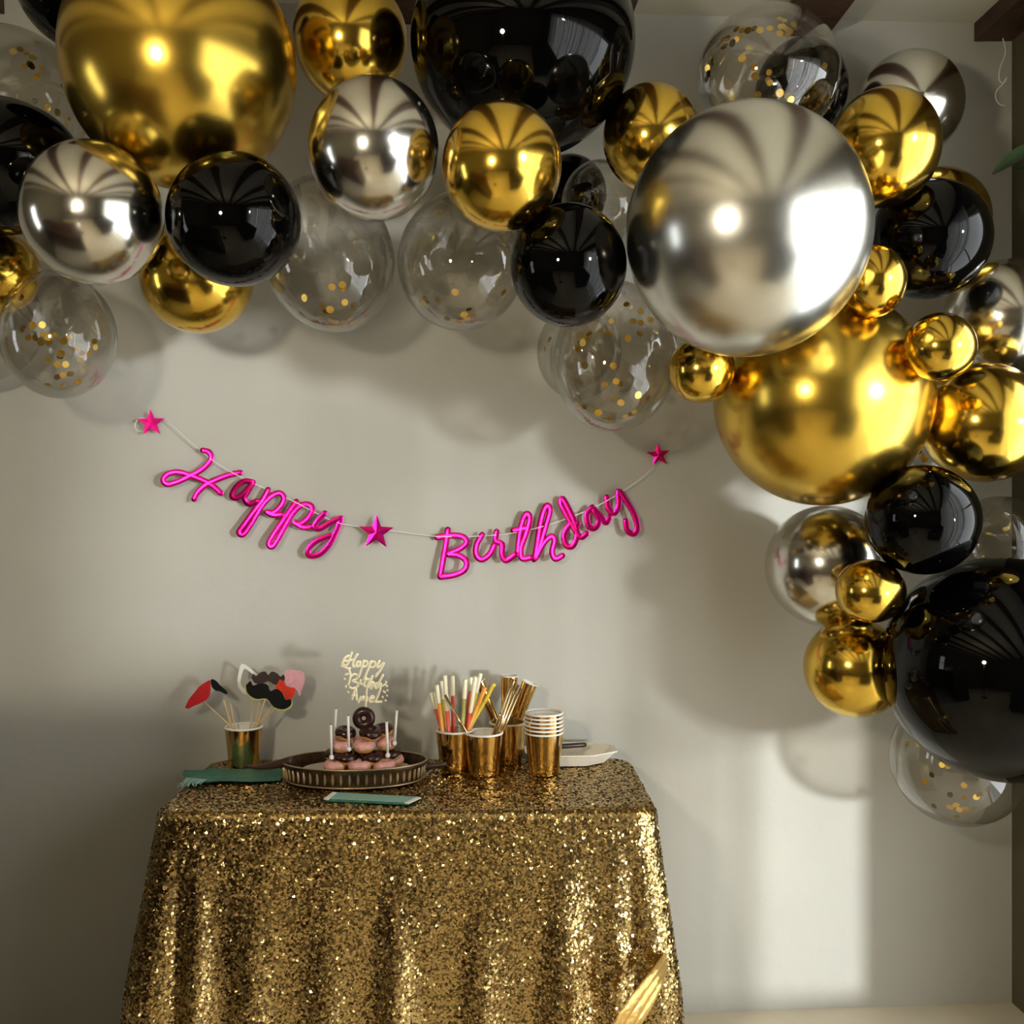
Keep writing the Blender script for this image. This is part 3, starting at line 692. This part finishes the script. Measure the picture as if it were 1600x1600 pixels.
prop(-8, (341, 1075), [(-12,-12),(-9,-14),(-2,-10),(2,-5),(8,0),(14,6),(13,10),(8,8),(2,5),(-4,4),(-10,-2)], 'black_card', 'small black photo prop seen edge on, next to the red lips', 'pipe_prop', stick_to=(350, 1094))
prop(6, (390, 1062), [(-19,2),(-17,-12),(-12,-25),(2,-17),(14,-6),(20,6),(18,16),(8,22),(-8,22),(-17,12)], 'paper', 'white outlined pointed ear photo prop behind the moustaches', 'ear_prop', d=.03, inner=[(-14,3),(-12,-8),(-8,-17),(1,-12),(9,-4),(14,5),(12,12),(6,16),(-5,16),(-12,10)], stick_to=(396, 1084))
MOU = [(-30,-2),(-27,-8),(-22,-5),(-15,-10),(-6,-12),(0,-7),(6,-12),(15,-10),(22,-5),(27,-8),(30,-2),(24,5),(12,7),(0,2),(-12,7),(-24,5)]
prop(10, (419, 1062), [(x*.87, y*1.05) for x, y in MOU], 'brown_card', 'dark brown moustache photo prop above the black one', 'moustache_prop', d=.012, rot=.02, stick_to=(418, 1068))
prop(16, (446, 1075), [(-14,-8),(-6,-8),(-2,-4),(6,-4),(14,-6),(17,4),(13,18),(4,16),(0,10),(-6,12),(-14,6)], 'red_bright', 'scarlet bow tie photo prop between the black moustache and pink prop', 'bow_tie_prop', d=.004, rot=.45, stick_to=(440, 1082))
prop(20, (459, 1064), [(-14,-15),(-6,-18),(4,-16),(12,-16),(17,-8),(16,4),(13,12),(9,24),(5,14),(-2,16),(-10,12),(-14,2)], 'pink_card', 'pink glitter photo prop rising highest at the right of the cup', 'pink_prop', d=.018, stick_to=(456, 1080))
prop(14, (418, 1089), [(x*1.28, y*1.45) for x, y in MOU], 'black_card', 'black curled moustache photo prop with a lime edge, in front of the others', 'moustache_prop', d=-.012, rot=.42, rim=('lime', .5, 2.0), stick_to=(414, 1092))
for i, (fx, tx, ty, lb) in enumerate([(-4, 349, 1094, 'bare pale stick at left in the photo prop cup'), (0, 360, 1099, 'short bare pale stick in the middle of the photo prop cup'), (8, 406, 1092, 'bare pale stick under the black moustache in the photo prop cup')]):
    ft = foot_in(cupD, screen_at_depth(tx, ty, cupD), .03)
    tag(MB().tube([ft, screen_at_depth(tx, ty, cupD)], .0017, 8).build('wooden_stick', 'stick', None, True), lb, 'stick', 'photo props on sticks')

# ------------------------------------------------------------------ tray, plate, doughnuts
tr_c = tab(558, 1210); TX, TY = .172, .104
tr_c = Vector((tr_c.x, -.250, TZ+.0035))
tray = thing('oval_tray', tr_c, 'dark bronze oval tray with an embossed teardrop rim and a handle, under the doughnuts', 'tray')
TT = Matrix.Translation(tr_c) @ Matrix.Rotation(-.03, 4, 'Z')
RH = .046
shade_angle(MB().lathe([(.001, .003), (.90, .003), (.905, .006), (.985, RH-.004), (1.0, RH-.004), (1.0, RH), (.955, RH), (.875, .010), (.001, .010)], 96, TT @ Matrix.Scale(TX, 4, (1, 0, 0)) @ Matrix.Scale(TY, 4, (0, 1, 0))).build('tray_wall', 'bronze', tray), 35)
def rim_ring(z, s, r):
    MB().tube([TT @ Vector((TX*s*math.cos(2*PI*i/72), TY*s*math.sin(2*PI*i/72), z)) for i in range(73)], r, 6, False).build('rim_bead', 'bronze_pale', tray, True)
rim_ring(RH, .98, .0022); rim_ring(.004, .915, .0020)
ND = 54
for i in range(ND):
    a = 2*PI*(i+.5)/ND
    if math.sin(a) > .2: continue            # the far side turns its outside to the wall
    s = .955; p = TT @ Vector((TX*s*math.cos(a), TY*s*math.sin(a), .024)); nn = Vector((math.cos(a)/TX, math.sin(a)/TY, -.9)).normalized()
    X = Vector((-math.sin(a)*TX, math.cos(a)*TY, 0)).normalized(); Zv = nn.cross(X)*-1
    if Zv.z < 0: Zv = -Zv
    R4 = Matrix((( X.x, nn.x, Zv.x, p.x), (X.y, nn.y, Zv.y, p.y), (X.z, nn.z, Zv.z, p.z), (0, 0, 0, 1)))
    lf = [(.0032*math.sin(PI*t)**.8*(1.15-.5*t), -.015+.030*t) for t in [j/6 for j in range(7)]]
    pl = [(x, z) for x, z in lf]+[(-x, z) for x, z in lf[-2:0:-1]]
    v = [R4 @ Vector((x*1.25, .0, z)) for x, z in pl]+[R4 @ Vector((x*.55, .0035, z*.75)) for x, z in pl]; n = len(pl)
    MB().add(v, [(j, (j+1) % n, n+(j+1) % n, n+j) for j in range(n)]+[tuple(range(n, 2*n))]).build('teardrop_relief', 'bronze_pale', tray)
hp = [tab(452, 1197, TZ+.03), tab(436, 1194, TZ+.026), tab(420, 1197, TZ+.024), tab(402, 1200, TZ+.022), tab(380, 1196, TZ+.028)]
hp = [screen_at_depth(x, y, tr_c+Vector((-.17, -.02, 0))) for x, y in [(456,1189),(438,1193),(420,1197),(402,1199),(379,1196)]]
MB().tube(catmull(hp, 5), [.012*(1-i/20)**.7*.85+.0015 for i in range(21)], 10).build('tray_handle', 'dark_wood', tray, True)
hq = [TT @ Vector((x, y, z)) for x, y, z in [(.165, 0, .028), (.18, 0, .03), (.20, 0, .032), (.215, 0, .036)]]
MB().tube(catmull(hq, 5), [.010, .010, .009, .008, .008]+[.007]*6+[.006]*5, 10).build('tray_handle', 'dark_wood', tray, True)
pc = tr_c+Vector((0.004, 0, .0215))
pl = thing('serving_plate', pc, 'beige oval plate inside the bronze tray', 'plate')
shade_angle(MB().lathe([(.001, 0), (.75, 0), (.98, .0055), (1, .007), (.97, .0075), (.74, .0025), (.001, .0025)], 72, Matrix.Translation(pc) @ Matrix.Scale(.125, 4, (1, 0, 0)) @ Matrix.Scale(.072, 4, (0, 1, 0))).build('plate_body', 'plate', pl), 50)
MB().lathe([(.55, -.0112), (.58, -.0112), (.62, .001), (.5, .001)], 48, Matrix.Translation(pc) @ Matrix.Scale(.125, 4, (1, 0, 0)) @ Matrix.Scale(.072, 4, (0, 1, 0))).build('foot_ring', 'plate', pl, True)

def doughnut(c, R, h, icing, label, rot=(0, 0, 0)):
    o = thing('doughnut', c, label, 'doughnut', 'mini doughnuts in the pile')
    Rm, rt = R*.60, R*.40; n, k = 36, 18
    E = Matrix.Translation(c) @ (Matrix.Rotation(rot[2], 4, 'Z') @ Matrix.Rotation(rot[0], 4, 'X') @ Matrix.Rotation(rot[1], 4, 'Y'))
    v = [E @ Vector(((Rm+rt*math.cos(b))*math.cos(a), (Rm+rt*math.cos(b))*math.sin(a), h/2*math.sin(b))) for a in [2*PI*i/n for i in range(n)] for b in [2*PI*j/k for j in range(k)]]
    f = [(i*k+j, ((i+1) % n)*k+j, ((i+1) % n)*k+(j+1) % k, i*k+(j+1) % k) for i in range(n) for j in range(k)]
    MB().add(v, f).build('dough', 'dough', o, True)
    ph = rng.uniform(0, 6); kk = 14; v = []
    for i in range(n):
        a = 2*PI*i/n; wob = .12*math.sin(a*5+ph)+.08*math.sin(a*3-ph)
        lo = -.10+wob if icing == 'choc' else -.08+wob*1.5
        for j in range(kk+1):
            b = lo+(PI-2*lo*.5+.1-lo*0-lo*.5)*j/kk if False else lo+(PI+.15-lo)*j/kk
            g = .0014*math.sin(PI*min(1, max(0, j/kk)))**.4
            v.append(E @ Vector(((Rm+(rt+g)*math.cos(b))*math.cos(a), (Rm+(rt+g)*math.cos(b))*math.sin(a), (h/2+g)*math.sin(b))))
    f = [(i*(kk+1)+j, ((i+1) % n)*(kk+1)+j, ((i+1) % n)*(kk+1)+j+1, i*(kk+1)+j+1) for i in range(n) for j in range(kk)]
    MB().add(v, f).build('icing', icing, o, True)
    return o
PZ = pc.z+.003
dcx = tab(565, 1205).x
DR, DH = .0270, .0245
tz = [1197, 1184, 1165, 1146]
cy0 = tr_c.y
def dn(px, zi, dy, icing, label, rot=(0, 0, 0), R=DR, h=DH):
    p = at(px, zi, -(cy0+dy)); return doughnut(p, R, h, icing, label, rot)
dn(524, tz[0], -.030, 'pink', 'pink iced doughnut at the bottom left of the pile')
dn(562, tz[0], -.045, 'pink', 'pink iced doughnut at the bottom middle of the pile')
dn(600, tz[0], -.032, 'pink', 'pink iced doughnut at the bottom right of the pile, at its front')
dn(613, tz[0]-9, .022, 'pink', 'pink iced doughnut at the bottom right of the pile, farther back')
dn(545, tz[0]-11, .026, 'pink', 'pink iced doughnut at the bottom of the pile, behind on the left', (0, 0, 0))
dn(579, tz[0]-11, .028, 'pink', 'pink iced doughnut at the bottom of the pile, behind in the middle')
dn(541, tz[1], -.026, 'choc', 'chocolate doughnut in the second layer, at front left', (.14, .08, 0))
dn(582, tz[1], -.028, 'choc', 'chocolate doughnut in the second layer, at front right', (.12, -.06, 0))
dn(609, tz[1]-5, .004, 'choc', 'chocolate doughnut in the second layer, at far right', (.1, -.12, 0))
dn(526, tz[1]-4, .012, 'choc', 'chocolate doughnut in the second layer, at far left behind a candle', (.1, .1, 0))
dn(566, tz[1]-8, .026, 'choc', 'chocolate doughnut in the second layer, at the back')
dn(533, tz[2], -.012, 'pink', 'pink iced doughnut in the third layer, at left', (.12, .06, 0), DR*.92)
dn(569, tz[2], -.024, 'pink', 'pale pink doughnut in the centre of the pile', (.18, .05, 0), DR*.95)
dn(604, tz[2]-3, -.002, 'pink', 'pink iced doughnut in the third layer, at right', (.1, -.08, 0), DR*.85)
dn(568, tz[2]-6, .024, 'pink', 'pink iced doughnut in the third layer, hidden at the back', (0, 0, 0), DR*.9)
dn(540, tz[3], -.004, 'choc', 'chocolate doughnut near the top, at left', (.2, .16, 0), DR*.9)
dn(579, tz[3], -.014, 'choc', 'chocolate doughnut near the top, at front right', (.22, .1, 0), DR*.98)
dn(598, tz[3]-5, .016, 'choc', 'chocolate doughnut near the top, at right behind', (.1, -.1, 0), DR*.9)
dtop = screen_at_depth(568.5, 1122, tr_c+Vector((0, .004, 0)))
doughnut(dtop, .0262, .022, 'choc', 'upright chocolate doughnut on top of the pile, its hole facing the room', (PI/2-.06, 0, 0))
# candles
def candle(bx, by, tx, ty, dy, label):
    ref = tr_c+Vector((0, dy, 0)); a = screen_at_depth(bx, by, ref); t = screen_at_depth(tx, ty, ref)
    o = thing('birthday_candle', a, label, 'candle', 'white birthday candles')
    MB().tube([a.lerp(t, .10), t], .0030, 10).build('candle_stem', 'wax', o, True)
    MB().tube([a, a.lerp(t, .03), a.lerp(t, .09), a.lerp(t, .13)], [.0026, .0055, .0055, .0032], 12).build('candle_holder', 'wax', o, True)
    MB().tube([t, t+(t-a).normalized()*.005], .0007, 6).build('wick', 'wick', o, True)
candle(518, 1187, 517, 1133, -.050, 'white candle at the front left of the doughnut pile')
candle(545, 1174, 544, 1119, -.048, 'white candle standing before the middle left of the pile')
candle(606, 1184, 604, 1128, -.055, 'white candle at the front right of the doughnut pile')
candle(616, 1165, 620, 1110, -.018, 'tallest white candle at far right of the doughnut pile')
candle(522, 1165, 525, 1108, .010, 'white candle behind the pile at far left')
# cake topper
tref = tr_c+Vector((0, .004, 0))
tp = thing('cake_topper', dtop, 'pale gold script cake topper reading Happy Birthd Amel above the doughnuts', 'cake topper')
def tpt(x, y): return screen_at_depth(520+x/14.55, 1010+y/14.55, tref)
def tstrokes(sts, w, nm='letter', m='topper'):
    b = MB(); T = Matrix.Rotation(0, 4, 'X')
    for s in sts:
        P = [tpt(x, y) for x, y in s]; yy = tref.y
        stroke(b, [(p.x, p.z) for p in P], w/14.55*mpp(tref), .0012, Matrix.Translation((0, P[0].y, 0)), 4)
    b.build(nm, m, tp, True)
for sts in [
 [[(430,140),(392,250),(342,395),(282,428),(218,382),(250,332),(332,330),(480,302)], [(402,210),(312,232),(252,290)], [(560,180),(502,272),(456,390),(472,468),(520,440)], [(200,440),(262,462),(332,500),(392,500)]],
 [[(622,352),(562,352),(532,420),(562,460),(610,412),(626,362),(620,450),(672,440)]],
 [[(702,320),(672,450),(622,600),(582,700)], [(690,372),(760,332),(790,390),(742,460),(690,460)]],
 [[(862,340),(822,470),(762,620),(722,720)], [(852,382),(930,342),(970,400),(922,470),(842,470)]],
 [[(1060,330),(1012,420),(1022,478),(1090,432),(1160,372),(1102,500),(1022,620),(972,690),(1002,620)]],
 [[(372,540),(402,650),(382,760),(352,870)], [(290,640),(392,622),(402,690),(482,632),(560,662),(540,740),(442,790),(560,832),(562,910),(462,960),(382,930)]],
 [[(632,770),(622,842),(672,860)]],
 [[(702,752),(742,692),(760,760),(702,850),(732,910)]],
 [[(902,670),(832,800),(772,930)], [(742,762),(880,742)]],
 [[(902,682),(852,820),(802,930),(880,832),(930,832),(862,960)]],
 [[(1140,652),(1082,760),(1012,900)], [(1022,832),(952,870),(982,950),(1042,900),(1090,842),(1082,950)]],
 [[(440,1200),(482,1050),(522,962),(532,1090),(546,1210)], [(442,1120),(540,1112)]],
 [[(582,1270),(642,1142),(642,1220),(702,1142),(702,1220),(780,1152),(782,1230)]],
 [[(832,1200),(930,1172),(902,1132),(842,1182),(852,1260),(930,1250)]],
 [[(1082,960),(1042,1080),(992,1200),(962,1258),(1100,1260)]]]:
    tstrokes(sts, 54)
tstrokes([[(775,900),(762,1100),(742,1440)]], 46, 'stick')
tstrokes([[(1205,805),(1215,815)], [(1222,900),(1236,905)], [(1236,995),(1245,1005)], [(1228,1115),(1236,1125)], [(1198,1228),(1206,1238)], [(1128,1145),(1136,1155)], [(266,735),(276,745)], [(300,900),(296,930)], [(346,1030),(356,1050)], [(1150,1020),(1190,1050)], [(1120,900),(1200,860)]], 44, 'decorations')

# ------------------------------------------------------------------ plates, knife, teal paper things
pcen = tab(890, 1190); pcen = Vector((pcen.x, -.105, TZ+.004))
wp = thing('paper_plate', pcen, 'white octagonal plate at the right end of the table, behind the stacked cups', 'plate')
def octo(s, z): return [Vector((pcen.x+s*.120*math.cos(PI/8+i*PI/4), pcen.y+s*.080*math.sin(PI/8+i*PI/4), pcen.z+z)) for i in range(8)]
rings = [octo(.02, 0), octo(.74, 0), octo(.98, .026), octo(1.04, .028), octo(1.04, .031), octo(.96, .030), octo(.73, .006), octo(.02, .006)]
MB().add([p for r in rings for p in r], [(j*8+i, j*8+(i+1) % 8, (j+1)*8+(i+1) % 8, (j+1)*8+i) for j in range(7) for i in range(8)]).build('plate_body', 'white_plate', wp)
kf = thing('cake_knife', pcen+Vector((0, 0, .03)), 'cake server with a dark handle lying across the white plate', 'knife')
ka, kb = pcen+Vector((-.03, -.004, .0375)), pcen+Vector((.042, .012, .0375))
MB().tube([ka, ka.lerp(kb, .1), ka.lerp(kb, .9), kb], [.005, .0062, .0062, .005], 10).build('handle', 'dark_wood', kf, True)
kd = (ka-kb).normalized(); sd2 = kd.cross(Vector((0, 0, 1)))
MB().add([ka+sd2*.004, ka-sd2*.004, ka+kd*.055-sd2*.009, ka+kd*.085, ka+kd*.055+sd2*.009]+[p+Vector((0, 0, -.0012)) for p in [ka+sd2*.004, ka-sd2*.004, ka+kd*.055-sd2*.009, ka+kd*.085, ka+kd*.055+sd2*.009]],
     [(0, 1, 2, 3, 4), (9, 8, 7, 6, 5)]+[(i, i+5, (i+1) % 5+5, (i+1) % 5) for i in range(5)]).build('blade', 'steel', kf)

tl = thing('paper_tassel', tab(350, 1215), 'crumpled teal paper with a fringed end, at the left edge of the table', 'paper decoration')
def sheet(poly_px, z, m, nm, par, th=.0015, wave=.0):
    P = [tab(x, y, TZ+z) for x, y in poly_px]; n = len(P)
    P = [p+Vector((0, 0, wave*math.sin(i*2.3))) for i, p in enumerate(P)]
    MB().add(P+[p-Vector((0, 0, th)) for p in P], [tuple(range(n)), tuple(range(2*n-1, n-1, -1))]+[(i, i+n, (i+1) % n+n, (i+1) % n) for i in range(n)]).build(nm, m, par)
def tpaper(rows_px, z0, amp, m, nm):
    v = []; nc = len(rows_px[0])
    for j, r in enumerate(rows_px):
        rr = catmull([tab(x, y, TZ+z0) for x, y in r], 5)
        for i, p in enumerate(rr): v.append(p+Vector((0, 0, amp*(.6+.4*math.sin(i*1.1+j*1.7))*math.sin(PI*min(1, max(0, j/(len(rows_px)-1)))))))
    nc = len(v)//len(rows_px)
    f = [(j*nc+i, j*nc+i+1, (j+1)*nc+i+1, (j+1)*nc+i) for j in range(len(rows_px)-1) for i in range(nc-1)]
    n0 = len(v); v += [p-Vector((0, 0, .0015)) for p in v]; f += [tuple(n0+k for k in q[::-1]) for q in f]
    MB().add(v, f).build(nm, m, tl, True)
tpaper([[(304,1204),(335,1201),(380,1201),(436,1199)], [(288,1208),(328,1205),(382,1205),(440,1204)], [(285,1213),(330,1210),(384,1210),(442,1210)], [(292,1218),(340,1215),(390,1216),(441,1215)], [(316,1222),(352,1220),(395,1221),(438,1219)]], .008, .011, 'teal', 'paper_sheet')
for i in range(15):
    u = i/14
    a = tab(292+u*30, 1215+2.5*u, TZ+.012); m_ = tab(286+u*26+rng.uniform(-2, 2), 1221+3*u, TZ+.011); e = tab(276+u*38+rng.uniform(-3, 3), 1227+rng.uniform(-2, 4)-3*u, TZ+.003+.004*rng.random())
    band(MB(), [a, m_, e], [.004, .0045, .002], Vector((0, -.3, 1)).normalized(), .0006, .0006, 2).build('fringe_strip', 'teal_pale', tl, True)
cdk = thing('teal_card', tab(582, 1246), 'flat teal packet with white edges lying in front of the tray', 'card')
sheet([(513, 1247), (524, 1238), (652, 1245), (634, 1253)], .009, 'teal_pale', 'card_face', cdk, .0015)
sheet([(508, 1249), (522, 1237), (658, 1245), (637, 1255)], .0074, 'teal', 'card_body', cdk, .004)
sheet([(506, 1248), (520, 1237), (526, 1238), (513, 1249)], .0098, 'paper', 'card_edge', cdk, .002)
sheet([(632, 1254), (651, 1245), (658, 1246), (638, 1255)], .0098, 'paper', 'card_edge', cdk, .002)

# ------------------------------------------------------------------ small things at the upper right
cw = [(1567,60),(1571,82),(1563,105),(1561,124),(1568,130),(1573,121),(1566,132),(1557,142),(1556,154),(1562,163),(1570,165)]
tag(MB().tube(catmull([at(x, y, .10) for x, y in cw], 5), .0014, 6).build('hanging_string', 'string', None, True), 'thin white string dangling from the beam at upper right', 'string')
lf = thing('plant_leaf', at(1606, 246, .32), 'pointed green plant leaf reaching in at the right edge, below the beam', 'plant')
def leaf(tip, root, w, sag, nrm):
    b = MB(); n = 12; v = []; ax = root-tip; sd_ = ax.cross(nrm).normalized()
    for i in range(n+1):
        t = i/n; p = tip+ax*t+nrm*(sag*math.sin(PI*t)); hw = w*math.sin(PI*min(1, t*.93+.02))**.8*(1-.25*t)
        v += [p-sd_*hw+nrm*hw*.35, p, p+sd_*hw+nrm*hw*.35]
    o = len(v); v += [p-nrm*.001 for p in v]
    f = []
    for i in range(n):
        for j in range(2): a = i*3+j; f += [(a, a+1, a+4, a+3), (o+a, o+a+3, o+a+4, o+a+1)]
    b.add(v, f); return b
nr = Vector((-.2, -.75, .6)).normalized()
leaf(at(1551, 272, .32), at(1640, 222, .36), .024, .01, nr).build('leaf_blade', 'leaf', lf, True)
leaf(at(1588, 262, .30), at(1660, 250, .36), .022, -.008, nr).build('leaf_blade', 'leaf', lf, True)
stp = catmull([at(1640, 222, .36), at(1660, 190, .36), at(1668, 120, .34), at(1660, 60, .32)], 5)
MB().tube(stp, .002, 6).build('stem', 'leaf', lf, True)
